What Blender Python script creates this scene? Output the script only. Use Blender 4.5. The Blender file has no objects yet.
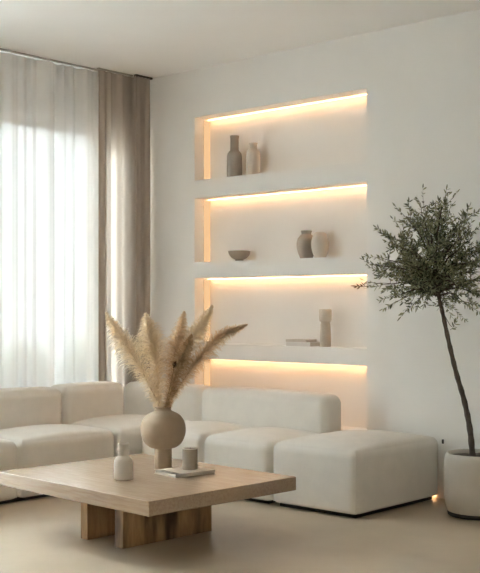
import bpy, bmesh, math, random
from mathutils import Vector, Matrix

random.seed(7)
S = bpy.context.scene
COL = S.collection
PI = math.pi

# ------------------------------------------------------------------ camera
cam_data = bpy.data.cameras.new('camera')
cam = bpy.data.objects.new('camera', cam_data)
COL.objects.link(cam)
cam_data.sensor_fit = 'HORIZONTAL'
cam_data.sensor_width = 36.0
cam_data.lens = 36.0 * 1060 / 480
cam_data.shift_y = 21.5 / 480
cam_data.clip_start = 0.05
FWD = Vector((-0.7411, 0.6714, 0)).normalized()
th = math.atan2(1170, 1060)
FWD = Vector((-math.cos(th), math.sin(th), 0))
cam.location = (6.494, -6.045, 1.25)
cam.rotation_euler = (PI / 2, 0, math.atan2(FWD.y, FWD.x) - PI / 2)
S.camera = cam

# ------------------------------------------------------------------ sky and exposure
W = bpy.data.worlds.new('overcast_sky')
S.world = W
W.use_nodes = True
nt = W.node_tree
bg = nt.nodes['Background']
tc = nt.nodes.new('ShaderNodeTexCoord')
sx = nt.nodes.new('ShaderNodeSeparateXYZ')
rp = nt.nodes.new('ShaderNodeValToRGB')
nt.links.new(tc.outputs['Generated'], sx.inputs[0])
nt.links.new(sx.outputs['Z'], rp.inputs[0])
rp.color_ramp.elements[0].position = 0.0
rp.color_ramp.elements[0].color = (0.074, 0.079, 0.081, 1)
rp.color_ramp.elements[1].position = 0.17
rp.color_ramp.elements[1].color = (0.074, 0.080, 0.083, 1)
e = rp.color_ramp.elements.new(0.6)      # an overcast sky: several times brighter overhead than at the horizon
e.color = (0.81, 0.915, 1.0, 1)
nt.links.new(rp.outputs[0], bg.inputs[0])
bg.inputs[1].default_value = 560.0

def portal(name, loc, sy, sz, rot=(0, -PI / 2, 0)):
    l = bpy.data.lights.new(name, 'AREA')
    l.shape = 'RECTANGLE'; l.size = sz; l.size_y = sy
    l.cycles.is_portal = True
    o = bpy.data.objects.new(name, l)
    COL.objects.link(o)
    o.location = loc
    o.rotation_euler = rot      # shines into the room
    return o
portal('daylight_portal', (-0.36, -1.97, 1.4), 3.9, 2.7)

S.view_settings.view_transform = 'Standard'
S.view_settings.look = 'None'
S.view_settings.gamma = 1
S.view_settings.use_curve_mapping = False
S.view_settings.exposure = 1.52
S.cycles.max_bounces = 14
S.cycles.diffuse_bounces = 8
S.cycles.transparent_max_bounces = 16
S.cycles.sample_clamp_indirect = 6
S.cycles.use_denoising = True
S.cycles.caustics_reflective = False
S.cycles.caustics_refractive = False

# ------------------------------------------------------------------ materials
def mat(name, color, rough=0.8, var=0.06, scale=4.0, bump=0.0, bscale=60.0, spec=0.3, detail=4.0, color2=None):
    m = bpy.data.materials.new(name)
    m.use_nodes = True
    n = m.node_tree.nodes; L = m.node_tree.links
    b = n['Principled BSDF']
    b.inputs['Roughness'].default_value = rough
    b.inputs['Specular IOR Level'].default_value = spec
    t = n.new('ShaderNodeTexCoord')
    nz = n.new('ShaderNodeTexNoise')
    nz.inputs['Scale'].default_value = scale
    nz.inputs['Detail'].default_value = detail
    L.new(t.outputs['Object'], nz.inputs['Vector'])
    r = n.new('ShaderNodeValToRGB')
    r.color_ramp.elements[0].position = 0.3
    r.color_ramp.elements[1].position = 0.7
    c2 = color2 or tuple(min(1, c * (1 + var)) for c in color)
    r.color_ramp.elements[0].color = tuple(c * (1 - var) for c in color) + (1,) if not color2 else tuple(color) + (1,)
    r.color_ramp.elements[1].color = tuple(c2) + (1,)
    L.new(nz.outputs['Fac'], r.inputs[0])
    L.new(r.outputs[0], b.inputs['Base Color'])
    if bump:
        n2 = n.new('ShaderNodeTexNoise')
        n2.inputs['Scale'].default_value = bscale
        n2.inputs['Detail'].default_value = 3
        L.new(t.outputs['Object'], n2.inputs['Vector'])
        bp = n.new('ShaderNodeBump')
        bp.inputs['Strength'].default_value = bump
        bp.inputs['Distance'].default_value = 0.01
        L.new(n2.outputs['Fac'], bp.inputs['Height'])
        L.new(bp.outputs[0], b.inputs['Normal'])
    return m

def cloth(name, color, transp, transl, wscale=0):
    m = bpy.data.materials.new(name)
    m.use_nodes = True
    n = m.node_tree.nodes; L = m.node_tree.links
    n.clear()
    out = n.new('ShaderNodeOutputMaterial')
    d = n.new('ShaderNodeBsdfDiffuse'); d.inputs[0].default_value = color + (1,)
    t = n.new('ShaderNodeBsdfTranslucent'); t.inputs[0].default_value = color + (1,)
    mx = n.new('ShaderNodeMixShader'); mx.inputs[0].default_value = transl
    L.new(d.outputs[0], mx.inputs[1]); L.new(t.outputs[0], mx.inputs[2])
    last = mx
    if transp > 0:
        tr = n.new('ShaderNodeBsdfTransparent')
        m2 = n.new('ShaderNodeMixShader')
        # the weave is closer to opaque when looked at edge-on
        lw = n.new('ShaderNodeLayerWeight'); lw.inputs[0].default_value = 0.5
        mr = n.new('ShaderNodeMapRange')
        mr.inputs['From Min'].default_value = 0; mr.inputs['From Max'].default_value = 1
        mr.inputs['To Min'].default_value = transp; mr.inputs['To Max'].default_value = 0.0
        L.new(lw.outputs['Facing'], mr.inputs['Value'])
        L.new(mr.outputs[0], m2.inputs[0])
        L.new(mx.outputs[0], m2.inputs[1]); L.new(tr.outputs[0], m2.inputs[2])
        last = m2
    L.new(last.outputs[0], out.inputs[0])
    return m

def wood(name, c1, c2, rough, scale, stain=None, axis=(1, 1, 1), spec=0.8):
    m = bpy.data.materials.new(name)
    m.use_nodes = True
    n = m.node_tree.nodes; L = m.node_tree.links
    b = n['Principled BSDF']
    b.inputs['Roughness'].default_value = rough
    b.inputs['Specular IOR Level'].default_value = spec
    t = n.new('ShaderNodeTexCoord')
    mp = n.new('ShaderNodeMapping'); mp.inputs['Scale'].default_value = axis
    L.new(t.outputs['Object'], mp.inputs[0])
    nz = n.new('ShaderNodeTexNoise'); nz.inputs['Scale'].default_value = scale; nz.inputs['Detail'].default_value = 6
    nz.inputs['Distortion'].default_value = 0.6
    L.new(mp.outputs[0], nz.inputs['Vector'])
    r = n.new('ShaderNodeValToRGB')
    r.color_ramp.elements[0].position = 0.32; r.color_ramp.elements[0].color = c1 + (1,)
    r.color_ramp.elements[1].position = 0.68; r.color_ramp.elements[1].color = c2 + (1,)
    L.new(nz.outputs['Fac'], r.inputs[0])
    col = r.outputs[0]
    if stain:
        n2 = n.new('ShaderNodeTexNoise'); n2.inputs['Scale'].default_value = 3.2; n2.inputs['Detail'].default_value = 3
        mp2 = n.new('ShaderNodeMapping'); mp2.inputs['Scale'].default_value = (2.5, 2.5, 0.6)
        L.new(t.outputs['Object'], mp2.inputs[0]); L.new(mp2.outputs[0], n2.inputs['Vector'])
        r2 = n.new('ShaderNodeValToRGB')
        r2.color_ramp.elements[0].position = 0.48; r2.color_ramp.elements[0].color = (0, 0, 0, 1)
        r2.color_ramp.elements[1].position = 0.66; r2.color_ramp.elements[1].color = (1, 1, 1, 1)
        L.new(n2.outputs['Fac'], r2.inputs[0])
        mx = n.new('ShaderNodeMixRGB'); mx.inputs['Color2'].default_value = stain + (1,)
        L.new(r2.outputs[0], mx.inputs['Fac']); L.new(col, mx.inputs['Color1'])
        col = mx.outputs[0]
    L.new(col, b.inputs['Base Color'])
    return m

def emit(name, color, strength):
    m = bpy.data.materials.new(name)
    m.use_nodes = True
    n = m.node_tree.nodes; L = m.node_tree.links
    n.clear()
    out = n.new('ShaderNodeOutputMaterial')
    e = n.new('ShaderNodeEmission'); e.inputs[0].default_value = color + (1,); e.inputs[1].default_value = strength
    L.new(e.outputs[0], out.inputs[0])
    return m

def leafmat(name, c1, c2, transl=0.25):
    m = bpy.data.materials.new(name)
    m.use_nodes = True
    n = m.node_tree.nodes; L = m.node_tree.links
    n.clear()
    out = n.new('ShaderNodeOutputMaterial')
    g = n.new('ShaderNodeNewGeometry')
    r = n.new('ShaderNodeValToRGB')
    r.color_ramp.elements[0].color = c1 + (1,); r.color_ramp.elements[1].color = c2 + (1,)
    L.new(g.outputs['Random Per Island'], r.inputs[0])
    d = n.new('ShaderNodeBsdfPrincipled'); d.inputs['Roughness'].default_value = 0.55
    d.inputs['Specular IOR Level'].default_value = 0.3
    t = n.new('ShaderNodeBsdfTranslucent')
    L.new(r.outputs[0], d.inputs['Base Color']); L.new(r.outputs[0], t.inputs[0])
    mx = n.new('ShaderNodeMixShader'); mx.inputs[0].default_value = transl
    L.new(d.outputs[0], mx.inputs[1]); L.new(t.outputs[0], mx.inputs[2])
    L.new(mx.outputs[0], out.inputs[0])
    return m

M = {}
M['plaster'] = mat('plaster', (0.90, 0.882, 0.85), 0.9, 0.025, 1.6, 0.06, 25)
M['ceiling'] = mat('ceiling_paint', (0.93, 0.92, 0.90), 0.95, 0.02, 1.2)
M['floor'] = mat('microcement', (0.45, 0.355, 0.255), 0.28, 0.10, 1.6, 0.04, 12, 0.4, 5, color2=(0.56, 0.46, 0.345))
M['fabric'] = mat('cream_boucle', (0.80, 0.755, 0.69), 0.95, 0.03, 9, 0.35, 260, 0.1)
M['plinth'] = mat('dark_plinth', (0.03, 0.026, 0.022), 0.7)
M['sheer'] = cloth('sheer_voile', (0.94, 0.94, 0.94), 0.0052, 0.0020)
M['thin'] = cloth('fill_voile', (0.94, 0.94, 0.94), 0.004, 0.130)  # passes far more light, for the unseen panel added as room fill
M['drape'] = cloth('taupe_linen', (0.42, 0.355, 0.30), 0.0, 0.048)
M['track'] = mat('curtain_track_metal', (0.10, 0.085, 0.07), 0.5)
M['rail'] = mat('grey_rail', (0.42, 0.385, 0.34), 0.6)
M['frame'] = mat('window_frame_paint', (0.62, 0.60, 0.57), 0.5)
M['oak'] = wood('pale_oak', (0.32, 0.215, 0.135), (0.385, 0.275, 0.185), 0.23, 5, None, (1.2, 14, 14))
M['slab'] = wood('mottled_wood', (0.36, 0.215, 0.105), (0.50, 0.325, 0.17), 0.55, 6, (0.09, 0.055, 0.03), (6, 6, 1.0), 0.25)
M['taupe'] = mat('taupe_ceramic', (0.40, 0.305, 0.215), 0.85, 0.06, 14, 0.12, 90)
M['taupe_l'] = mat('greige_ceramic', (0.36, 0.295, 0.235), 0.75, 0.04, 14)
M['cream_c'] = mat('cream_ceramic', (0.68, 0.61, 0.53), 0.7, 0.04, 20)
M['white_c'] = mat('white_ceramic', (0.56, 0.51, 0.44), 0.7, 0.04, 9, 0.05, 30)
M['grey_c'] = mat('grey_ceramic', (0.33, 0.285, 0.24), 0.8, 0.08, 14)
M['sand_c'] = mat('sand_ceramic', (0.60, 0.53, 0.45), 0.8, 0.05, 14)
M['paper'] = mat('paper', (0.60, 0.54, 0.46), 0.9, 0.03, 30)
M['cover'] = mat('linen_cover', (0.47, 0.39, 0.30), 0.9, 0.05, 30)
M['cover_w'] = mat('white_cover', (0.74, 0.70, 0.66), 0.8, 0.03, 30)
M['cover_t'] = mat('tan_cover', (0.62, 0.55, 0.48), 0.8, 0.04, 30)
M['soil'] = mat('soil', (0.10, 0.075, 0.055), 1.0, 0.4, 40, 0.8, 60)
M['bark'] = mat('olive_bark', (0.085, 0.062, 0.045), 0.95, 0.25, 30, 0.6, 80)
M['leaf'] = leafmat('olive_leaf', (0.030, 0.042, 0.019), (0.36, 0.345, 0.20))
M['leaf_r'] = leafmat('russet_leaf', (0.11, 0.055, 0.035), (0.16, 0.09, 0.055))
M['hedge'] = leafmat('garden_leaf', (0.10, 0.12, 0.09), (0.20, 0.22, 0.17))
M['stem'] = mat('dry_stem', (0.42, 0.29, 0.16), 0.9, 0.1, 30)
M['wax'] = mat('wax', (0.72, 0.67, 0.60), 0.6)
M['dark'] = mat('dark_plastic', (0.05, 0.045, 0.04), 0.5)
M['terrace'] = mat('terrace_stone', (0.30, 0.295, 0.285), 0.9, 0.08, 3)
LEDC = (1.0, 0.53, 0.235)
M['led'] = emit('warm_led', LEDC, 4.5)
M['side_glow'] = emit('side_wall_glow', (1.0, 0.62, 0.32), 0.33)  # even glow standing in for warm light on the niche side wall
M['led_floor'] = emit('warm_led_dim', LEDC, 2.5)

def glass():
    m = bpy.data.materials.new('window_glass')
    m.use_nodes = True
    n = m.node_tree.nodes; L = m.node_tree.links
    n.clear()
    out = n.new('ShaderNodeOutputMaterial')
    t = n.new('ShaderNodeBsdfTransparent'); t.inputs[0].default_value = (0.96, 0.98, 0.97, 1)
    g = n.new('ShaderNodeBsdfGlossy'); g.inputs['Roughness'].default_value = 0.02
    f = n.new('ShaderNodeFresnel'); f.inputs[0].default_value = 1.45
    mx = n.new('ShaderNodeMixShader')
    L.new(f.outputs[0], mx.inputs[0]); L.new(t.outputs[0], mx.inputs[1]); L.new(g.outputs[0], mx.inputs[2])
    L.new(mx.outputs[0], out.inputs[0])
    return m
M['glass'] = glass()

# ------------------------------------------------------------------ helpers
def obj(name, bm, m, parent=None, loc=None, smooth=True):
    me = bpy.data.meshes.new(name)
    bm.normal_update()
    bm.to_mesh(me); bm.free()
    for p in me.polygons:
        p.use_smooth = smooth
    me.materials.append(m)
    o = bpy.data.objects.new(name, me)
    COL.objects.link(o)
    if parent: o.parent = parent
    if loc: o.location = loc
    return o

def tag(o, label, cat, group=None, kind=None):
    o['label'] = label; o['category'] = cat
    if group: o['group'] = group
    if kind: o['kind'] = kind
    return o

def thing(name, label, cat, loc=(0, 0, 0), rz=0, group=None):
    o = bpy.data.objects.new(name, None)
    COL.objects.link(o)
    o.empty_display_size = 0.1
    o.location = loc; o.rotation_euler = (0, 0, rz)
    return tag(o, label, cat, group)

def struct(name, bm, m, parent=None, smooth=False):
    o = obj(name, bm, m, parent, smooth=smooth)
    if parent is None: o['kind'] = 'structure'
    return o

def box(x0, x1, y0, y1, z0, z1, bevel=0.0, seg=2, bm=None):
    b = bmesh.new()
    vs = [b.verts.new((x, y, z)) for x in (x0, x1) for y in (y0, y1) for z in (z0, z1)]
    for f in ((0, 1, 3, 2), (4, 6, 7, 5), (0, 4, 5, 1), (2, 3, 7, 6), (0, 2, 6, 4), (1, 5, 7, 3)):
        b.faces.new([vs[i] for i in f])
    bmesh.ops.recalc_face_normals(b, faces=b.faces)
    if bevel:
        bmesh.ops.bevel(b, geom=list(b.edges), offset=bevel, segments=seg, profile=0.5, affect='EDGES')
    if bm is None: return b
    merge(bm, b)
    return bm

def merge(dst, src):
    mp = {v: dst.verts.new(v.co) for v in src.verts}
    for f in src.faces:
        try: dst.faces.new([mp[v] for v in f.verts])
        except ValueError: pass
    src.free()

def lathe(profile, n=48, bm=None, cx=0, cy=0):
    """profile: (radius, z) from bottom to top; r=0 ends close the shape."""
    b = bm or bmesh.new()
    rings = []
    for r, z in profile:
        if r < 1e-6:
            rings.append([b.verts.new((cx, cy, z))])
        else:
            rings.append([b.verts.new((cx + r * math.cos(2 * PI * i / n), cy + r * math.sin(2 * PI * i / n), z)) for i in range(n)])
    for a, c in zip(rings, rings[1:]):
        for i in range(n):
            j = (i + 1) % n
            if len(a) == 1 and len(c) == 1: continue
            if len(a) == 1: b.faces.new((a[0], c[j], c[i]))
            elif len(c) == 1: b.faces.new((a[i], a[j], c[0]))
            else: b.faces.new((a[i], a[j], c[j], c[i]))
    return b

def smooth_profile(pts, k=6):
    """Catmull-Rom through (r, z) points."""
    out = []
    P = [pts[0]] + list(pts) + [pts[-1]]
    for i in range(1, len(P) - 2):
        p0, p1, p2, p3 = P[i - 1], P[i], P[i + 1], P[i + 2]
        for s in range(k):
            t = s / k
            out.append(tuple(0.5 * ((2 * b) + (-a + c) * t + (2 * a - 5 * b + 4 * c - d) * t * t + (-a + 3 * b - 3 * c + d) * t ** 3)
                             for a, b, c, d in zip(p0, p1, p2, p3)))
    out.append(tuple(pts[-1]))
    return [(max(0, q[0]),) + tuple(q[1:]) if len(q) == 2 else q for q in out]

def spline(pts, k=8):
    out = []
    P = [Vector(p) for p in pts]
    P = [2 * P[0] - P[1]] + P + [2 * P[-1] - P[-2]]
    for i in range(1, len(P) - 2):
        p0, p1, p2, p3 = P[i - 1], P[i], P[i + 1], P[i + 2]
        for s in range(k):
            t = s / k
            out.append(0.5 * ((2 * p1) + (p2 - p0) * t + (2 * p0 - 5 * p1 + 4 * p2 - p3) * t * t + (3 * p1 - p0 - 3 * p2 + p3) * t ** 3))
    out.append(P[-2].copy())
    return out

def tube(bm, pts, radii, n=8, closed=False, caps=True):
    """sweeps a round section along pts; radii a number or one per point"""
    if not hasattr(radii, '__len__'): radii = [radii] * len(pts)
    rings = []
    ref = None
    N = len(pts)
    for i, p in enumerate(pts):
        a = pts[(i - 1) % N] if (closed or i > 0) else pts[i]
        c = pts[(i + 1) % N] if (closed or i < N - 1) else pts[i]
        t = (c - a)
        t = t.normalized() if t.length > 1e-9 else Vector((0, 0, 1))
        if ref is None:
            ref = Vector((1, 0, 0)) if abs(t.x) < 0.8 else Vector((0, 1, 0))
        u = (ref - t * ref.dot(t)).normalized()
        ref = u
        v = t.cross(u)
        rings.append([bm.verts.new(p + (u * math.cos(2 * PI * k / n) + v * math.sin(2 * PI * k / n)) * radii[i]) for k in range(n)])
    rng = range(N) if closed else range(N - 1)
    for i in rng:
        a, c = rings[i], rings[(i + 1) % N]
        for k in range(n):
            bm.faces.new((a[k], a[(k + 1) % n], c[(k + 1) % n], c[k]))
    if caps and not closed:
        bm.faces.new(rings[0][::-1]); bm.faces.new(rings[-1])
    return bm

def pillow_box(x0, x1, y0, y1, z0, z1, r=0.06, crown=0.03, bulge=0.006, n=18, rb=0.02):
    """upholstered block: rounded edges, crowned top, slightly swelling sides"""
    cx, cy, cz = (x0 + x1) / 2, (y0 + y1) / 2, (z0 + z1) / 2
    hx, hy, hz = (x1 - x0) / 2, (y1 - y0) / 2, (z1 - z0) / 2
    b = bmesh.new()
    def ticks(h, rr):
        # dense near the ends so the rounding reads
        e = [-h + rr * q for q in (0, 0.15, 0.35, 0.6, 0.85)]
        mid = [-(h - rr) + 2 * (h - rr) * i / n for i in range(n + 1)]
        return e + mid + [-q for q in reversed(e)]
    tx, ty, tz = ticks(hx, r), ticks(hy, r), ticks(hz, r)
    cache = {}
    def V(x, y, z):
        k = (round(x, 6), round(y, 6), round(z, 6))
        if k in cache: return cache[k]
        ix = max(-(hx - r), min(hx - r, x)); iy = max(-(hy - r), min(hy - r, y))
        rz = r if z > 0 else rb
        iz = max(-(hz - rb), min(hz - r, z))
        d = Vector((x - ix, y - iy, z - iz))
        q = Vector((ix, iy, iz))
        if d.length > 1e-9:
            rr = rz if z < 0 and abs(z - iz) > 1e-9 else r
            q = q + d.normalized() * r if rr == r else q + Vector((d.normalized().x * r, d.normalized().y * r, d.normalized().z * rb))
        u, v, w = x / hx, y / hy, z / hz
        fx, fy, fz = max(0, 1 - u * u), max(0, 1 - v * v), max(0, 1 - w * w)
        if z > 0: q.z += crown * (fx ** 0.9) * (fy ** 0.9) * (z / hz)
        q.x += bulge * u * fy ** 0.6 * fz ** 0.6
        q.y += bulge * v * fx ** 0.6 * fz ** 0.6
        cache[k] = b.verts.new((q.x + cx, q.y + cy, q.z + cz))
        return cache[k]
    def face(A, B, f):
        for i in range(len(A) - 1):
            for j in range(len(B) - 1):
                try: b.faces.new((f(A[i], B[j]), f(A[i + 1], B[j]), f(A[i + 1], B[j + 1]), f(A[i], B[j + 1])))
                except ValueError: pass
    for s in (-1, 1):
        face(tx, ty, lambda p, q: V(p, q, s * hz))
        face(tx, tz, lambda p, q: V(p, s * hy, q))
        face(ty, tz, lambda p, q: V(s * hx, p, q))
    bmesh.ops.recalc_face_normals(b, faces=b.faces)
    return b

def seam_corner(x, y, sx, sy, z0, z1, r, rad=0.0042):
    """piping down the rounded upright corner at (x, y) of an upholstered block; sx, sy point outwards"""
    k = r * (1 - math.sqrt(0.5))
    cx, cy = x - sx * k, y - sy * k
    pts = [Vector((cx, cy, z0 + 0.012 + (z1 - r - z0 - 0.012) * i / 8)) for i in range(9)]
    for i in range(1, 7):
        t = PI / 2 * i / 6 * 0.8
        h = r * (1 - math.cos(t)) / math.sqrt(2)
        pts.append(Vector((cx - sx * h, cy - sy * h, z1 - r + r * math.sin(t))))
    b = bmesh.new()
    tube(b, pts, rad, 6)
    return b

# ------------------------------------------------------------------ room shell
CH = 3.16            # ceiling height
XR, YR = 7.3, -6.9   # right and rear walls
XW = -0.15           # window wall face
NX0, NX1, ND = 0.527, 2.204, 0.18
NICHE = [(0.39, 0.845), (0.968, 1.49), (1.614, 2.13), (2.27, 2.776)]

def panel_with_holes(us, vs, hole, P, depth):
    """one sheet over the grid us x vs; cells where hole(i,j) gives 'recess' or 'open' are pushed back by depth"""
    b = bmesh.new(); c = {}
    def V(u, v, d):
        k = (round(u, 5), round(v, 5), d)
        if k not in c: c[k] = b.verts.new(P(u, v, depth if d else 0))
        return c[k]
    nu, nv = len(us) - 1, len(vs) - 1
    H = [[hole(i, j) for j in range(nv)] for i in range(nu)]
    for i in range(nu):
        for j in range(nv):
            u0, u1, v0, v1 = us[i], us[i + 1], vs[j], vs[j + 1]
            h = H[i][j]
            if not h: b.faces.new((V(u0, v0, 0), V(u1, v0, 0), V(u1, v1, 0), V(u0, v1, 0)))
            else:
                if h == 'recess': b.faces.new((V(u0, v0, 1), V(u1, v0, 1), V(u1, v1, 1), V(u0, v1, 1)))
                for (di, dj, A, B) in ((-1, 0, (u0, v0), (u0, v1)), (1, 0, (u1, v0), (u1, v1)), (0, -1, (u0, v0), (u1, v0)), (0, 1, (u0, v1), (u1, v1))):
                    ii, jj = i + di, j + dj
                    if not (0 <= ii < nu and 0 <= jj < nv) or not H[ii][jj]:
                        b.faces.new((V(*A, 0), V(*B, 0), V(*B, 1), V(*A, 1)))
    bmesh.ops.recalc_face_normals(b, faces=b.faces)
    return b

zs = [0.0] + [z for n in NICHE for z in n] + [CH]
xs = [XW, NX0, NX1, XR]
struct('wall_back', panel_with_holes(xs, zs, lambda i, j: 'recess' if i == 1 and j % 2 == 1 else None,
                                     lambda u, v, d: (u, d, v), ND), M['plaster'])
WIN1 = (-3.9, -0.34, 0.10, 2.72)  # camera-side stretch lies out of view, lengthened to brighten the room
WIN2 = (-0.28, -0.16, 0.91, 2.72)
ys = [YR, WIN1[0], WIN1[1], WIN2[0], WIN2[1], 0.0]
zs = [0.0, WIN1[2], WIN2[2], WIN1[3], CH]
def whole(i, j):
    if i == 1 and j in (1, 2): return 'open'
    if i == 3 and j == 2: return 'open'
struct('wall_left', panel_with_holes(ys, zs, whole, lambda u, v, d: (XW - d, u, v), 0.2), M['plaster'])
struct('wall_right', box(XR, XR + 0.1, YR, 0, 0, CH), M['plaster'])
struct('wall_rear', box(XW, XR, YR - 0.1, YR, 0, CH), M['plaster'])
struct('floor', box(XW - 0.2, XR + 0.1, YR - 0.1, 0.0, -0.1, 0.0), M['floor'])
struct('ceiling', box(XW - 0.2, XR + 0.1, YR - 0.1, ND, CH, CH + 0.1), M['ceiling'])

def window(name, y0, y1, z0, z1, mull):
    b = bmesh.new()
    x0, x1, t = XW - 0.16, XW - 0.10, 0.05
    box(x0, x1, y0, y1, z0, z0 + t, bm=b); box(x0, x1, y0, y1, z1 - t, z1, bm=b)
    box(x0, x1, y0, y0 + t, z0 + t, z1 - t, bm=b); box(x0, x1, y1 - t, y1, z0 + t, z1 - t, bm=b)
    for y in mull: box(x0, x1, y - 0.03, y + 0.03, z0 + t, z1 - t, bm=b)
    f = struct(name, b, M['frame'])
    e = [y0 + t] + [q for y in mull for q in (y - 0.03, y + 0.03)] + [y1 - t]
    for k in range(0, len(e), 2):
        obj('pane', box(x0 + 0.025, x0 + 0.031, e[k], e[k + 1], z0 + t, z1 - t), M['glass'], f, smooth=False)
window('window_1', *WIN1, (-2.65, -1.43))
window('window_2', *WIN2, ())

# terrace outside with low shrubs, seen dimly through the voile
struct('terrace_ground', box(-4.0, XW - 0.2, -7.0, 1.5, -0.12, -0.02), M['terrace'])

# ------------------------------------------------------------------ curtains
def curtain(name, y0, y1, xc, amp, waves, z0, z1, m, seed, label, gather=0.0, depthmod=0.4):
    rnd = random.Random(seed)
    ph = [rnd.uniform(0, 6.28) for _ in range(6)]
    N = int(waves * 14); R = 26
    b = bmesh.new(); rows = []
    for r in range(R + 1):
        v = r / R
        z = z0 + (z1 - z0) * v
        row = []
        for i in range(N + 1):
            u = i / N
            a = 2 * PI * waves * (u + 0.012 * math.sin(5 * u * 2 + ph[0]) + 0.25 / waves * math.sin(2 * PI * u * waves / 3.3 + ph[1]))
            A = amp * (0.75 + depthmod * math.sin(7.3 * u * 2 + ph[2])) * (0.72 + 0.28 * (1 - v)) * (1 + 0.15 * math.sin(4 * v + ph[3]))
            if v > 0.94: A *= 0.85
            x = xc + A * math.sin(a + 0.5 * (1 - v) * math.sin(3 * u + ph[4]))
            x += 0.35 * A * math.sin(2 * a + ph[5])
            y = y0 + (y1 - y0) * u + 0.25 * A * math.cos(a) * (0.5 if i in (0, N) else 1)
            row.append(b.verts.new((x, y, z)))
        rows.append(row)
    for r in range(R):
        for i in range(N):
            b.faces.new((rows[r][i], rows[r][i + 1], rows[r + 1][i + 1], rows[r + 1][i]))
    root = thing(name, label, 'curtain', (0, (y0 + y1) / 2, 0))
    o = obj('fabric', b, m, root); o.location = (0, -(y0 + y1) / 2, 0)
    # gathered heading tape at the top
    hb = bmesh.new()
    top = rows_top = None
    pts = []
    for i in range(N + 1):
        u = i / N
        a = 2 * PI * waves * (u + 0.012 * math.sin(5 * u * 2 + ph[0]) + 0.25 / waves * math.sin(2 * PI * u * waves / 3.3 + ph[1]))
        A = amp * (0.75 + depthmod * math.sin(7.3 * u * 2 + ph[2])) * 0.72 * (1 + 0.15 * math.sin(4 + ph[3])) * 0.85
        pts.append(Vector((xc + A * math.sin(a) + 0.35 * A * math.sin(2 * a + ph[5]), y0 + (y1 - y0) * u + 0.25 * A * math.cos(a), z1)))
    for zz in (z1 - 0.045, z1 + 0.004):
        pass
    lo = [hb.verts.new((p.x - 0.004, p.y, z1 - 0.05)) for p in pts]
    hi = [hb.verts.new((p.x - 0.004, p.y, z1 + 0.003)) for p in pts]
    for i in range(N): hb.faces.new((lo[i], lo[i + 1], hi[i + 1], hi[i]))
    h = obj('heading_tape', hb, m, root); h.location = (0, -(y0 + y1) / 2, 0)
    return root

curtain('sheer_curtain', -2.5, -0.45, -0.070, 0.038, 18, 0.015, 3.142, M['sheer'], 3,
        'long white translucent sheer curtain in soft folds covering the bright window')
curtain('sheer_curtain', -4.1, -2.52, -0.070, 0.034, 14, 0.015, 3.142, M['thin'], 4,
        'thinner, brighter white sheer panel added out of view to light the room, camera side of the long one')  # added beyond the left frame edge to diffuse extra daylight inside
curtain('drape_curtain', -0.55, -0.165, 0.0, 0.016, 3.4, 0.015, 3.142, M['drape'], 5,
        'flatter taupe linen drape hanging right beside the white sheer, lit from behind')
curtain('drape_curtain', -0.225, -0.03, 0.047, 0.020, 3.6, 0.015, 3.142, M['drape'], 9,
        'dark bunched taupe drape pleated into the corner next to the niche wall')

def rail(name, x, y0, y1, label, m='track'):
    r = thing(name, label, 'curtain track', (x, (y0 + y1) / 2, CH))
    obj('track_bar', box(-0.011, 0.011, -(y1 - y0) / 2, (y1 - y0) / 2, -0.012, -0.0005, 0.002), M[m], r, smooth=False)
    for s in (-1, 1):
        yy = s * (y1 - y0) / 2
        obj('end_cap', box(-0.014, 0.014, yy - 0.012, yy + 0.012, -0.016, -0.0005, 0.002), M[m], r, smooth=False)
    return r
rail('curtain_track', -0.05, -4.2, -0.46, 'thin grey ceiling track above the white sheer curtain', 'rail')
rail('curtain_track', 0.0, -0.55, -0.21, 'short grey ceiling track above the flatter taupe drape', 'rail')
rail('curtain_track', 0.045, -0.19, -0.03, 'short dark ceiling track above the bunched corner drape')

# ------------------------------------------------------------------ LED strips in the niches, glow panels added on their left sides
def led(z, y, x0, x1, label, m='led', h=0.006, w=0.014, group='warm LED strips'):
    r = thing('led_strip', label, 'led strip', ((x0 + x1) / 2, y, z), 0, group)
    L = (x1 - x0) / 2
    obj('channel', box(-L, L, -w / 2 - 0.003, w / 2 + 0.003, -0.004, -0.0003), M['frame'], r, smooth=False)
    obj('diffuser', box(-L + 0.004, L - 0.004, -w / 2, w / 2, -0.004 - h, -0.0041), M[m], r, smooth=False)
names = ['lowest niche, just above the sofa back', 'third niche down, above the books and pillar vase', 'second niche down, above the bowl and round vases', 'topmost niche, above the two bottle vases']
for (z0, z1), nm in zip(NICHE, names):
    vl = thing('led_strip', 'added upright glow panel imitating warm light on the left side of the ' + nm.split(',')[0], 'led strip', (NX0, ND - 0.040, (z0 + z1) / 2), 0, 'warm LED strips')  # added glowing panel imitates the brighter lit zone of the side wall
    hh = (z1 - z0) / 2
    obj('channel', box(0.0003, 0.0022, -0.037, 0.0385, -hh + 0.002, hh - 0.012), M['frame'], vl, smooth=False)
    obj('diffuser', box(0.0023, 0.005, -0.0355, 0.037, -hh + 0.004, hh - 0.014), M['side_glow'], vl, smooth=False)
    led(z1, ND - 0.035, NX0 + 0.01, NX1 - 0.005, 'warm LED strip at the top of the ' + nm.split(',')[0])

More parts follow.
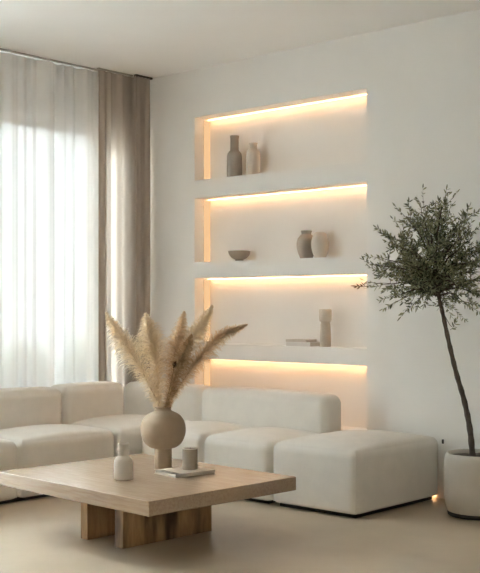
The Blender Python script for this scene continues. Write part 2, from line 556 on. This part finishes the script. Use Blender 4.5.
# ------------------------------------------------------------------ sofa
def fab(name, bm, parent): return obj(name, bm, M['fabric'], parent)
sofa = thing('sectional_sofa', 'cream upholstered modular corner sofa along window and niche wall, low and plump', 'sofa', (1.0, -0.6, 0))
off = Vector((-1.0, 0.6, 0))
ZT, SR = 0.398, 0.055
def seat(x0, x1, y0, y1, corners, parent=sofa, name='seat', zt=ZT, crown=0.043):
    o = fab(name, pillow_box(x0, x1, y0, y1, 0.022, zt, SR, crown), parent)
    o.location = off
    for sx, sy in corners:
        fab('seam', seam_corner(x1 if sx > 0 else x0, y1 if sy > 0 else y0, sx, sy, 0.022, zt, SR), o)
    return o
seat(0.30, 0.885, -2.80, -1.955, [(1, 1)])
seat(0.30, 0.885, -1.948, -1.138, [(1, -1), (1, 1)])
seat(0.10, 0.925, -1.132, -0.33, [(1, -1)])
seat(0.931, 1.540, -0.965, -0.33, [(-1, -1)])
seat(1.546, 2.138, -0.965, -0.33, [(-1, -1)])
def back(x0, x1, y0, y1, z1=0.655):
    o = fab('backrest', pillow_box(x0, x1, y0, y1, 0.022, z1, 0.062, 0.014, 0.006, 18), sofa)
    o.location = off
    return o
back(0.09, 0.345, -2.42, -1.165, 0.668)
back(0.09, 0.345, -1.158, -0.56, 0.672)
back(0.09, 0.950, -0.395, -0.165)
back(0.957, 2.135, -0.395, -0.165)
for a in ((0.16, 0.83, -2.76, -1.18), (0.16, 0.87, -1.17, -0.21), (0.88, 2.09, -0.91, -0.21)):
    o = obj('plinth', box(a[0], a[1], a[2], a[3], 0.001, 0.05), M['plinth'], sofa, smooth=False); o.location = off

ott = thing('ottoman', 'large cream upholstered backless ottoman block at the right end of the sofa', 'ottoman', (2.4875, -0.49, 0))
off = Vector((-2.4875, 0.49, 0))
seat(2.150, 2.815, -0.965, -0.03, [(-1, -1), (1, -1), (1, 1)], ott, 'cushion_block', 0.408, 0.046)
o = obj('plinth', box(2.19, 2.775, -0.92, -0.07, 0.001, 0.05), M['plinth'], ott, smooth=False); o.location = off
led(0.022, -0.008, 0.6, 2.765, 'dim warm LED strip along the floor on the wall behind the ottoman', 'led_floor', 0.008, 0.008)

# wall socket beside the ottoman
k = thing('wall_socket', 'tiny dark wall socket low on the wall between ottoman and white pot', 'socket', (2.815, 0, 0.375))
obj('plate', box(-0.007, 0.007, -0.008, -0.0005, -0.014, 0.014, 0.002), M['dark'], k)

# ------------------------------------------------------------------ coffee table
TZ = 0.33
tb = thing('coffee_table', 'low square pale oak coffee table on two wood slab legs', 'table', (2.156, -2.043, 0), math.radians(-2.7))
obj('tabletop', box(-0.655, 0.655, -0.526, 0.526, TZ - 0.075, TZ, 0.004), M['oak'], tb, smooth=False)
obj('leg', box(0.148, 0.218, -0.33, 0.305, 0.0005, TZ - 0.075, 0.003), M['slab'], tb, smooth=False)
obj('leg', box(-0.146, -0.086, -0.33, 0.305, 0.0005, TZ - 0.075, 0.003), M['slab'], tb, smooth=False)

# vase
vase = thing('vase', 'tall taupe vase with round body on a cylinder foot, holding pampas plumes', 'vase', (2.085, -1.835, TZ + 0.0005))
foot_h = 0.116
prof = [(0, 0), (0.046, 0), (0.050, 0.004), (0.050, foot_h - 0.004), (0.049, foot_h + 0.01)]
obj('foot', lathe(prof), M['taupe'], vase)
bprof = smooth_profile([(0.047, 0.121), (0.080, 0.132), (0.112, 0.165), (0.129, 0.222), (0.124, 0.278), (0.098, 0.322), (0.062, 0.344), (0.047, 0.352), (0.044, 0.362), (0.047, 0.372)])
inner = [(0.042, 0.372), (0.038, 0.355), (0.055, 0.335), (0.11, 0.27), (0.11, 0.2), (0.05, 0.14), (0, 0.135)]
VS = 0.945
obj('body', lathe([(r_, z_ * VS) for r_, z_ in [(0, 0.121)] + bprof + inner]), M['taupe'], vase)

RIGHT_ = Vector((FWD.y, -FWD.x, 0))
# small bottle
bt = thing('bottle_vase', 'small cream ceramic bottle with narrow neck, front left on the table', 'bottle', (2.200, -2.240, TZ + 0.0005))
bp = [(0, 0), (0.046, 0), (0.050, 0.004), (0.0505, 0.04), (0.050, 0.085), (0.047, 0.103), (0.040, 0.115), (0.031, 0.121), (0.028, 0.126)]
obj('body', lathe(bp + [(0.022, 0.126), (0, 0.120)]), M['cream_c'], bt)
nb = lathe([(0.0275, 0.124), (0.0275, 0.142), (0.032, 0.150), (0.0335, 0.160), (0.030, 0.168), (0.0285, 0.176), (0.031, 0.186), (0.0295, 0.193), (0.022, 0.193), (0.019, 0.165), (0, 0.155)])
obj('neck', nb, M['cream_c'], bt)
hb = bmesh.new()
HD = -RIGHT_
tube(hb, spline([HD * 0.026 + Vector((0, 0, 0.138)), HD * 0.037 + Vector((0, 0, 0.138)), HD * 0.042 + Vector((0, 0, 0.147)), HD * 0.036 + Vector((0, 0, 0.156)), HD * 0.028 + Vector((0, 0, 0.157))], 5), 0.0045, 8)
obj('handle', hb, M['cream_c'], bt)

# book on the table
bk = thing('book', 'beige linen book with a curling cover lying flat on the coffee table', 'book', (2.312, -1.885, TZ + 0.0005), math.radians(-10))
obj('back_cover', box(-0.105, 0.105, -0.135, 0.135, 0, 0.003), M['cover'], bk, smooth=False)
pg = bmesh.new(); box(-0.100, 0.102, -0.131, 0.131, 0.0032, 0.017, 0.002, bm=pg)
obj('pages', pg, M['paper'], bk, smooth=False)
cv = bmesh.new(); rows = []
for i in range(15):
    y = -0.135 + 0.27 * i / 14
    lift = max(0, (0.045 - (y + 0.135)) / 0.045) ** 2 * 0.012
    rows.append([(x, y, 0.0175 + lift * (0.4 + 0.6 * (j / 6)) + 0.0006 * math.sin(j)) for j, x in enumerate([-0.105 + 0.21 * q / 6 for q in range(7)])])
vt = [[cv.verts.new(p) for p in r] for r in rows]; vb = [[cv.verts.new((p[0], p[1], p[2] + 0.003)) for p in r] for r in rows]
for i in range(14):
    for j in range(6):
        cv.faces.new((vb[i][j], vb[i][j + 1], vb[i + 1][j + 1], vb[i + 1][j])); cv.faces.new((vt[i][j], vt[i + 1][j], vt[i + 1][j + 1], vt[i][j + 1]))
for i in range(14):
    for j in (0, 6): cv.faces.new((vt[i][j], vb[i][j], vb[i + 1][j], vt[i + 1][j]))
for j in range(6):
    for i in (0, 14): cv.faces.new((vt[i][j], vt[i][j + 1], vb[i][j + 1], vb[i][j]))
bmesh.ops.recalc_face_normals(cv, faces=cv.faces)
obj('front_cover', cv, M['cover'], bk, smooth=False)

# candle on the book
cd = thing('candle_jar', 'greige cylindrical candle jar with pale rim standing on the beige book', 'candle', (2.318, -1.851, TZ + 0.0222))
obj('jar', lathe([(0, 0), (0.040, 0), (0.0425, 0.003), (0.0425, 0.110), (0.041, 0.113), (0.038, 0.112), (0.037, 0.096), (0, 0.096)]), M['taupe_l'], cd)
obj('wax', lathe([(0, 0.0965), (0.0365, 0.0965), (0.0365, 0.104), (0, 0.105)]), M['wax'], cd)
wb = bmesh.new(); tube(wb, [Vector((0, 0, 0.104)), Vector((0.001, 0, 0.112)), Vector((0.003, 0, 0.119))], 0.0015, 6)
obj('wick', wb, M['dark'], cd)
obj('rim', lathe([(0.0405, 0.1125), (0.0435, 0.1125), (0.044, 0.1155), (0.042, 0.118), (0.039, 0.117), (0.0385, 0.1125)]), M['cream_c'], cd)

# ------------------------------------------------------------------ pampas plumes in the vase
def plume_mat(name, c1, c2):
    return leafmat(name, c1, c2, 0.35)
PM = {'pale': plume_mat('pale_pampas', (0.84, 0.71, 0.53), (0.94, 0.85, 0.70)),
      'tan': plume_mat('tan_pampas', (0.68, 0.51, 0.33), (0.86, 0.69, 0.49)),
      'brown': plume_mat('brown_pampas', (0.54, 0.375, 0.21), (0.74, 0.55, 0.35))}
RIGHT = Vector((FWD.y, -FWD.x, 0)); 
def pampas(label, pts, width, col, seed, start=0.32, n=2300, droop=0.35, bias=0.0):
    """pts in (right, up, away) metres from the vase mouth"""
    rnd = random.Random(seed)
    base = Vector((2.085, -1.835, TZ))
    P = [Vector((0, 0, 0)) + RIGHT * a + Vector((0, 0, 1)) * b + FWD * c for a, b, c in pts]
    C = spline(P, 10)
    root = thing('pampas_plume', label, 'pampas grass', base, 0, 'pampas plumes in the taupe vase')
    sb = bmesh.new()
    K = len(C)
    tube(sb, C, [0.0028 - 0.0018 * i / K for i in range(K)], 6)
    obj('stem', sb, M['stem'], root)
    b = bmesh.new()
    def at(t):
        f = t * (K - 1); i = min(K - 2, int(f)); return C[i].lerp(C[i + 1], f - i), (C[i + 1] - C[i]).normalized()
    for k in range(n):
        s = rnd.random() ** 0.9
        t = start + (1 - start) * s
        p, d = at(t)
        env = (0.28 + 0.72 * min(1, s / 0.42)) * (1 - max(0, (s - 0.42) / 0.58) ** 1.25) ** 0.9 + 0.07
        ang = rnd.uniform(0, 2 * PI)
        u = d.cross(Vector((0.31, 0.2, 0.9))).normalized(); v = d.cross(u)
        side = (u * math.cos(ang) + v * math.sin(ang)).normalized()
        ln = width * env * rnd.uniform(0.45, 1.15)
        along = rnd.uniform(0.5, 1.3)
        dirn = (side * 0.62 + d * along).normalized()
        dr = Vector((0, 0, -1)) * droop * rnd.uniform(0.4, 1.3)
        q1 = p + dirn * ln * 0.5 + dr * ln * 0.10
        q2 = q1 + (dirn * 0.55 + side * 0.25 + dr).normalized() * ln * 0.45
        q3 = q2 + (dirn * 0.35 + dr * 1.6).normalized() * ln * 0.3
        w = Vector((rnd.uniform(-1, 1), rnd.uniform(-1, 1), rnd.uniform(-1, 1))).normalized() * rnd.uniform(0.0010, 0.0018)
        chain = [(p, 0.5), (q1, 1.0), (q2, 1.0), (q3, 0.15)]
        vv = [(b.verts.new(a - w * e), b.verts.new(a + w * e)) for a, e in chain]
        for (a0, a1), (c0, c1) in zip(vv, vv[1:]): b.faces.new((a0, a1, c1, c0))
    obj('plume', b, PM[col], root, smooth=False)
    return root
MZ = 0.352   # mouth height above the table
def pam(label, tip, mid, width, col, seed, away, **kw):
    s = 0.0057
    f = lambda px, py: ((px - 162.5) * s, (469 - py) * s)
    m = f(*mid); t = f(*tip)
    x0 = 0.012 * (1 if t[0] > 0 else -1)
    q = [( -x0 * 0.6, 0.16, 0), (x0 * 1.6, MZ - 0.01, away * 0.10), (m[0], m[1], away * 0.5), ((m[0] + t[0]) / 2 + kw.pop('bow', 0), (m[1] + t[1]) / 2 + kw.pop('lift', 0), away * 0.8), (t[0], t[1], away)]
    return pampas(label, q, width, col, seed, **kw)
pam('pale pampas plume leaning farthest left out of the vase', (106, 312), (139, 366), 0.092, 'pale', 1, -0.05, n=2600, lift=0.004, bow=-0.004, start=0.23)
pam('broad upright cream pampas plume left of the centre of the vase', (144, 313), (155, 362), 0.104, 'pale', 2, 0.04, n=3000, start=0.23)
pam('slim tan pampas plume standing just right of centre, behind the dark one', (183, 311), (172, 362), 0.075, 'tan', 3, 0.10, n=2200, start=0.26)
pam('pale pampas plume second from the right, tip against the niche corner', (212, 305), (184, 352), 0.074, 'pale', 4, 0.07, n=2400, start=0.30)
pam('long tan pampas plume arching farthest right toward the shelf', (247, 324), (193, 366), 0.070, 'tan', 5, -0.02, n=2600, lift=0.052, start=0.23)
pam('short dark brown pampas plume at the front centre right', (192, 334), (176, 374), 0.070, 'brown', 6, -0.08, n=2400, start=0.23)

sh = thing('dried_seed_head', 'small dark brown dried seed head on a thin stalk amid the pampas plumes', 'dried flower', (2.085, -1.835, TZ))
sp_ = [RIGHT * a + Vector((0, 0, 1)) * b + FWD * c for a, b, c in ((-0.012, 0.16, 0), (0.012, 0.34, -0.015), (0.045, 0.48, -0.05), (0.072, 0.60, -0.085))]
sc_ = spline(sp_, 8)
b_ = bmesh.new(); tube(b_, sc_, 0.002, 6)
obj('stalk', b_, M['stem'], sh)
hd_ = bmesh.new(); rs_ = random.Random(12); tip_ = sc_[-1]
for k in range(160):
    v = Vector((rs_.gauss(0, 1), rs_.gauss(0, 1), rs_.gauss(0.2, 1))).normalized()
    u_ = v.cross(Vector((0.3, 0.5, 0.8))).normalized()
    L_ = rs_.uniform(0.012, 0.026); w_ = 0.0022
    p_ = [hd_.verts.new(tip_ + v * 0.004 - u_ * w_), hd_.verts.new(tip_ + v * 0.004 + u_ * w_), hd_.verts.new(tip_ + v * L_ * 0.7 + u_ * w_ * 1.3), hd_.verts.new(tip_ + v * L_), hd_.verts.new(tip_ + v * L_ * 0.7 - u_ * w_ * 1.3)]
    hd_.faces.new(p_)
obj('head', hd_, leafmat('dried_brown', (0.07, 0.04, 0.02), (0.30, 0.19, 0.10), 0.1), sh, smooth=False)

# ------------------------------------------------------------------ things in the niches
def vase_at(name, label, cat, x, y, z, prof, m, group=None, parts=True):
    r = thing(name, label, cat, (x, y, z + 0.0006), 0, group)
    return r
Z1, Z2, Z3 = 2.27, 1.614, 0.968
r = thing('bottle_vase', 'dark grey bottle vase with tall neck, left one in the topmost niche', 'vase', (0.882, 0.085, Z1 + 0.0005))
obj('body', lathe(smooth_profile([(0.0, 0.0), (0.052, 0.0), (0.060, 0.012), (0.0605, 0.10), (0.059, 0.17), (0.050, 0.196), (0.036, 0.212)], 5)), M['grey_c'], r)
obj('neck', lathe([(0.036, 0.210), (0.0335, 0.22), (0.033, 0.30), (0.036, 0.325), (0.036, 0.329), (0.030, 0.329), (0.027, 0.23), (0, 0.22)]), M['grey_c'], r)
r = thing('bottle_vase', 'pale shouldered bottle vase, right one in the topmost niche', 'vase', (1.078, 0.085, Z1 + 0.0005))
obj('body', lathe(smooth_profile([(0.0, 0.0), (0.048, 0.0), (0.054, 0.012), (0.055, 0.09), (0.054, 0.165), (0.046, 0.19), (0.032, 0.206)], 5)), M['sand_c'], r)
obj('neck', lathe([(0.032, 0.204), (0.029, 0.212), (0.029, 0.236), (0.034, 0.248), (0.034, 0.252), (0.028, 0.252), (0.024, 0.21), (0, 0.20)]), M['sand_c'], r)

r = thing('bowl', 'small grey footed bowl alone on the left of the second niche', 'bowl', (0.938, 0.080, Z2 + 0.0005))
obj('basin', lathe(smooth_profile([(0.030, 0.012), (0.058, 0.026), (0.080, 0.052), (0.088, 0.078)], 5) + [(0.085, 0.080), (0.075, 0.055), (0.05, 0.03), (0, 0.022)]), M['grey_c'], r)
obj('foot', lathe([(0, 0), (0.034, 0), (0.035, 0.003), (0.031, 0.014), (0, 0.014)]), M['grey_c'], r)

r = thing('round_vase', 'greige round-bellied vase with short neck, left one of the pair in the second niche', 'vase', (1.590, 0.100, Z2 + 0.0005))
obj('body', lathe(smooth_profile([(0.0, 0.0), (0.040, 0.0), (0.048, 0.01), (0.066, 0.055), (0.073, 0.10), (0.066, 0.145), (0.046, 0.172), (0.037, 0.180)], 5)), M['taupe_l'], r)
obj('neck', lathe([(0.037, 0.178), (0.036, 0.190), (0.041, 0.203), (0.041, 0.207), (0.036, 0.207), (0.030, 0.185), (0, 0.17)]), M['grey_c'], r)
r = obj('egg_vase', lathe(smooth_profile([(0.0, 0.0), (0.034, 0.0), (0.043, 0.008), (0.058, 0.05), (0.0645, 0.098), (0.059, 0.145), (0.043, 0.178), (0.030, 0.188)], 5) + [(0.026, 0.186), (0.02, 0.17), (0, 0.16)]), M['sand_c'])
r.location = (1.734, 0.080, Z2 + 0.0005)
tag(r, 'pale egg-shaped vase, right one of the pair in the second niche', 'vase')

def shelf_book(name, label, x, y, z, w, d, h, rz, m):
    r = thing(name, label, 'book', (x, y, z), rz)
    obj('pages', box(-w / 2 + 0.003, w / 2 - 0.003, -d / 2 + 0.003, d / 2 - 0.004, 0.0025, h - 0.0025), M['paper'], r, smooth=False)
    cb = bmesh.new()
    # wrap-round cover: a U section (front board, spine, back board)
    sec = [(-d / 2, 0), (d / 2, 0), (d / 2, h), (-d / 2, h), (-d / 2, h - 0.002), (d / 2 - 0.003, h - 0.002), (d / 2 - 0.003, 0.002), (-d / 2, 0.002)]
    sec = [(-p, q) for p, q in sec]      # spine towards the room
    A = [cb.verts.new((-w / 2, p, q)) for p, q in sec]; B = [cb.verts.new((w / 2, p, q)) for p, q in sec]
    for i in range(8): cb.faces.new((A[i], A[(i + 1) % 8], B[(i + 1) % 8], B[i]))
    for V_ in (A, B):
        for q in ((0, 1, 6, 7), (1, 2, 5, 6), (2, 3, 4, 5)): cb.faces.new([V_[i] for i in q])
    bmesh.ops.recalc_face_normals(cb, faces=cb.faces)
    obj('cover', cb, m, r, smooth=False)
    return r
shelf_book('book', 'white book, lower one of the two stacked in the third niche', 1.575, 0.095, Z3 + 0.0005, 0.225, 0.15, 0.030, 0.0, M['cover_w'])
shelf_book('book', 'thin pale book, upper one of the two stacked in the third niche', 1.545, 0.098, Z3 + 0.0312, 0.19, 0.135, 0.018, 0.04, M['cover_t'])

r = thing('pillar_vase', 'sand coloured pillar vase with a thicker drum head beside the books', 'vase', (1.778, 0.085, Z3 + 0.0005))
obj('body', lathe([(0, 0), (0.037, 0), (0.041, 0.004), (0.040, 0.08), (0.036, 0.16), (0.032, 0.176), (0.031, 0.182), (0, 0.182)]), M['sand_c'], r)
obj('head', lathe([(0, 0.181), (0.038, 0.182), (0.044, 0.188), (0.0455, 0.20), (0.0455, 0.262), (0.043, 0.272), (0.036, 0.274), (0.030, 0.262), (0, 0.255)]), M['sand_c'], r)

# ------------------------------------------------------------------ potted olive tree
PX, PY = 3.262, -0.345
pot = thing('potted_olive_tree', 'slender olive tree with dark crown in a white round pot, right of the ottoman', 'potted tree', (PX, PY, 0))
pb = smooth_profile([(0.0, 0.028), (0.158, 0.028), (0.180, 0.036), (0.194, 0.09), (0.200, 0.18), (0.200, 0.285), (0.194, 0.345), (0.184, 0.372), (0.174, 0.376), (0.164, 0.366)], 5)
obj('pot', lathe(pb + [(0.160, 0.33), (0.0, 0.325)], 64), M['white_c'], pot)
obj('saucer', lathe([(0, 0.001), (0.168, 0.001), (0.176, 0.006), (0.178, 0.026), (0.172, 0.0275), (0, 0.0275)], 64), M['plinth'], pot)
sl = bmesh.new()
rnd = random.Random(2)
ringsl = [[sl.verts.new((0, 0, 0.365))]]
for q in range(1, 7):
    rr = 0.156 * q / 6
    ringsl.append([sl.verts.new((rr * math.cos(2 * PI * i / 28), rr * math.sin(2 * PI * i / 28), 0.356 + rnd.uniform(-0.006, 0.008))) for i in range(28)])
for i in range(28): sl.faces.new((ringsl[0][0], ringsl[1][i], ringsl[1][(i + 1) % 28]))
for a, c in zip(ringsl[1:], ringsl[2:]):
    for i in range(28): sl.faces.new((a[i], c[i], c[(i + 1) % 28], a[(i + 1) % 28]))
obj('soil', sl, M['soil'], pot)

s = 0.00600   # metres a pixel of the photograph spans at the tree
def T(px, py, away=0.0):
    return RIGHT * ((px - 474.5) * s) + Vector((0, 0, 1.25 + (308 - py) * s)) + FWD * away
tp = [T(470, 454), T(467, 430), T(461.5, 402), T(453.5, 374), T(446, 343), T(440, 315), T(436, 298), T(433, 280), T(430, 258), T(428, 235)]
tp[0].z = 0.34
TC = spline(tp, 8)
tr = bmesh.new()
tube(tr, TC, [0.0185 * (1 - 0.62 * i / len(TC)) + 0.0015 * math.sin(i * 1.7) for i in range(len(TC))], 10)
obj('trunk', tr, M['bark'], pot)

br = bmesh.new(); lf = bmesh.new()
rt = random.Random(23)
def leaf(b, p, d, n, L, wd):
    side = d.cross(n).normalized()
    n = side.cross(d).normalized()
    st = [(0.0, 0.12), (0.25, 0.8), (0.5, 1.0), (0.78, 0.65), (1.0, 0.04)]
    rows = []
    for t, e in st:
        c = p + d * L * t - n * (L * 0.10 * t * t)
        rows.append((b.verts.new(c - side * wd * e), b.verts.new(c + side * wd * e)))
    for (a0, a1), (c0, c1) in zip(rows, rows[1:]): b.faces.new((a0, a1, c1, c0))
def twig(p, d, L, nl, target=None, b=None, rad=0.0018, sz=1.0):
    b = b or lf
    pts = [p.copy()]
    q = p.copy(); dd = d.copy()
    for i in range(5):
        dd = (dd + Vector((rt.gauss(0, 0.13), rt.gauss(0, 0.13), rt.gauss(0.03, 0.13)))).normalized()
        q = q + dd * L / 5
        q.y = min(q.y, -PY - 0.035)
        pts.append(q.copy())
    tube(br, pts, [rad * (1 - 0.75 * i / 5) for i in range(6)], 5)
    for k in range(nl):
        t = 0.12 + 0.88 * (k + rt.random()) / nl
        f = t * 5; i = min(4, int(f))
        c = pts[i].lerp(pts[i + 1], f - i); t_ = (pts[i + 1] - pts[i]).normalized()
        for sgn in (-1, 1):
            rv = Vector((rt.gauss(0, 1), rt.gauss(0, 1), rt.gauss(0, 1)))
            u = t_.cross(rv).normalized()
            ld = (t_ * rt.uniform(0.35, 1.0) + u * sgn * rt.uniform(0.5, 1.0)).normalized()
            leaf(b, c, ld, rv, rt.uniform(0.018, 0.036) * sz, rt.uniform(0.0028, 0.0046) * sz)
    tip = pts[-1]
    leaf(b, tip, dd, Vector((rt.gauss(0, 1), rt.gauss(0, 1), rt.gauss(0, 1))), 0.030 * sz, 0.004)
    return pts
# main limbs: (start point along the trunk, tip in photo-like coordinates, distance away)
limbs = []
rl = random.Random(41)
ga = PI * (3 - math.sqrt(5))
NL = 30
for q in range(NL):
    # tips spread evenly over a squat egg around the crown's middle, fuller low on the left
    zz = 1 - 2 * (q + 0.5) / NL
    rr = math.sqrt(1 - zz * zz); a = q * ga
    ux, uy = rr * math.cos(a), rr * math.sin(a)
    hw = 56 if zz < 0.2 else 56 - 22 * (zz - 0.2) / 0.8
    limbs.append((0.70 + 0.16 * max(0, min(1, (zz + 0.8) / 1.6)), (431 + hw * ux * 0.88, 254 - 52 * zz * 0.92 - (3 if zz < 0 else 0)), 0.27 * uy))
limbs += [(0.69, (398, 300), 0.06), (0.69, (414, 300), -0.04), (0.70, (386, 274), 0.1), (0.69, (462, 302), 0.03), (0.70, (384, 284), 0.02), (0.70, (392, 296), -0.08), (0.74, (378, 266), -0.04), (0.72, (490, 282), -0.03), (0.76, (496, 256), 0.02), (0.71, (474, 296), -0.06),
          (0.72, (414, 284), -0.14), (0.73, (446, 284), -0.16), (0.72, (430, 290), 0.12), (0.75, (408, 268), -0.2), (0.78, (424, 258), -0.22), (0.78, (448, 252), -0.2)]
K = len(TC)
for t, (px, py), aw in limbs:
    p0 = TC[int(t * (K - 1))]
    p1 = T(px, py, aw)
    mid = p0.lerp(p1, 0.5) + Vector((0, 0, 0.035))
    C = spline([p0, mid, p1], 8)
    for q in C: q.y = min(q.y, -PY - 0.04)
    tube(br, C, [0.0065 * (1 - 0.75 * i / len(C)) for i in range(len(C))], 6)
    nt_ = 11
    for k in range(nt_):
        f = 0.28 + 0.72 * (k + rt.random() * 0.8) / nt_
        i = min(len(C) - 2, int(f * (len(C) - 1)))
        d = (C[i + 1] - C[i]).normalized()
        rv = Vector((rt.gauss(0, 1), rt.gauss(0, 1), rt.gauss(0.25, 0.8)))
        dd = (d * 0.55 + rv.normalized() * 0.85 + Vector((0, 0, 0.32))).normalized()
        twig(C[i], dd, rt.uniform(0.07, 0.13), rt.randint(7, 10))
    twig(C[-1], (C[-1] - C[-3]).normalized(), 0.12, 8)
# stray sprigs that stand out of the crown in the photo
def sprig(a, c, aw=0.0, nl=6, b=None, sz=1.0):
    p0, p1 = T(*a, aw), T(*c, aw)
    twig(p0, (p1 - p0).normalized(), (p1 - p0).length, nl, None, b, 0.0016, sz)
    return p0
sprig((424, 215), (416, 188), 0.0, 6)
sprig((440, 212), (452, 190), 0.0, 6)
sprig((455, 225), (474, 211), -0.05, 8, None, 1.5)
sprig((405, 240), (393, 216), 0.05, 5)
sprig((396, 250), (384, 238), 0.0, 7)
sprig((405, 300), (394, 308), -0.05, 4)
sprig((410, 296), (404, 320), -0.05, 5, None, 1.5)
sprig((440, 302), (470, 316), -0.04, 8)
sprig((447, 330), (456, 322), -0.01, 5)
sprig((462, 300), (478, 306), -0.06, 6)
tube(br, spline([TC[int(0.58 * K)], T(446, 324, -0.01), T(449, 327, -0.01)], 5), 0.002, 5)
lr = bmesh.new()
tube(br, spline([T(392, 284, 0.0), T(380, 283, 0.0), T(370, 284, -0.0)], 5), 0.0018, 5)
sprig((376, 283), (360, 287), 0.0, 3)
sprig((368, 285), (353, 288), 0.0, 5, lr, 1.4)
obj('branches', br, M['bark'], pot)
fo = obj('foliage', lf, M['leaf'], pot, smooth=False); fo['kind'] = 'stuff'
o = obj('russet_leaves', lr, M['leaf_r'], pot, smooth=False)
o['label'] = 'reddish brown leaves at the left tip'; o['kind'] = 'stuff'

# ------------------------------------------------------------------ shrubs outside the window
def shrub(x, y, r, h, seed, label):
    rs = random.Random(seed)
    b = bmesh.new()
    for k in range(900):
        v = Vector((rs.gauss(0, 1), rs.gauss(0, 1), rs.gauss(0, 1))).normalized() * rs.uniform(0.55, 1.0)
        p = Vector((v.x * r, v.y * r, h * 0.55 + v.z * h * 0.45))
        d = (v + Vector((rs.gauss(0, .6), rs.gauss(0, .6), rs.gauss(0.2, .6)))).normalized()
        leaf(b, p, d, Vector((rs.gauss(0, 1), rs.gauss(0, 1), rs.gauss(0, 1))), 0.11, 0.03)
    root = thing('garden_shrub', label, 'shrub', (x, y, -0.02), 0, 'shrubs outside behind the sheer curtain')
    obj('foliage', b, M['hedge'], root, smooth=False)
    sb = bmesh.new(); tube(sb, [Vector((0, 0, 0)), Vector((0.01, 0, h * 0.4)), Vector((0, 0, h * 0.8))], [0.02, 0.015, 0.008], 8)
    obj('stem', sb, M['bark'], root)
shrub(-0.9, -1.05, 0.2, 0.88, 1, 'blurred grey shrub outside, leftmost behind the sheer curtain')
shrub(-1.1, -0.45, 0.2, 0.93, 2, 'blurred grey shrub outside, middle of three behind the sheer curtain')
shrub(-1.0, 0.16, 0.2, 0.95, 3, 'blurred grey shrub outside, nearest the taupe drape behind the sheer')
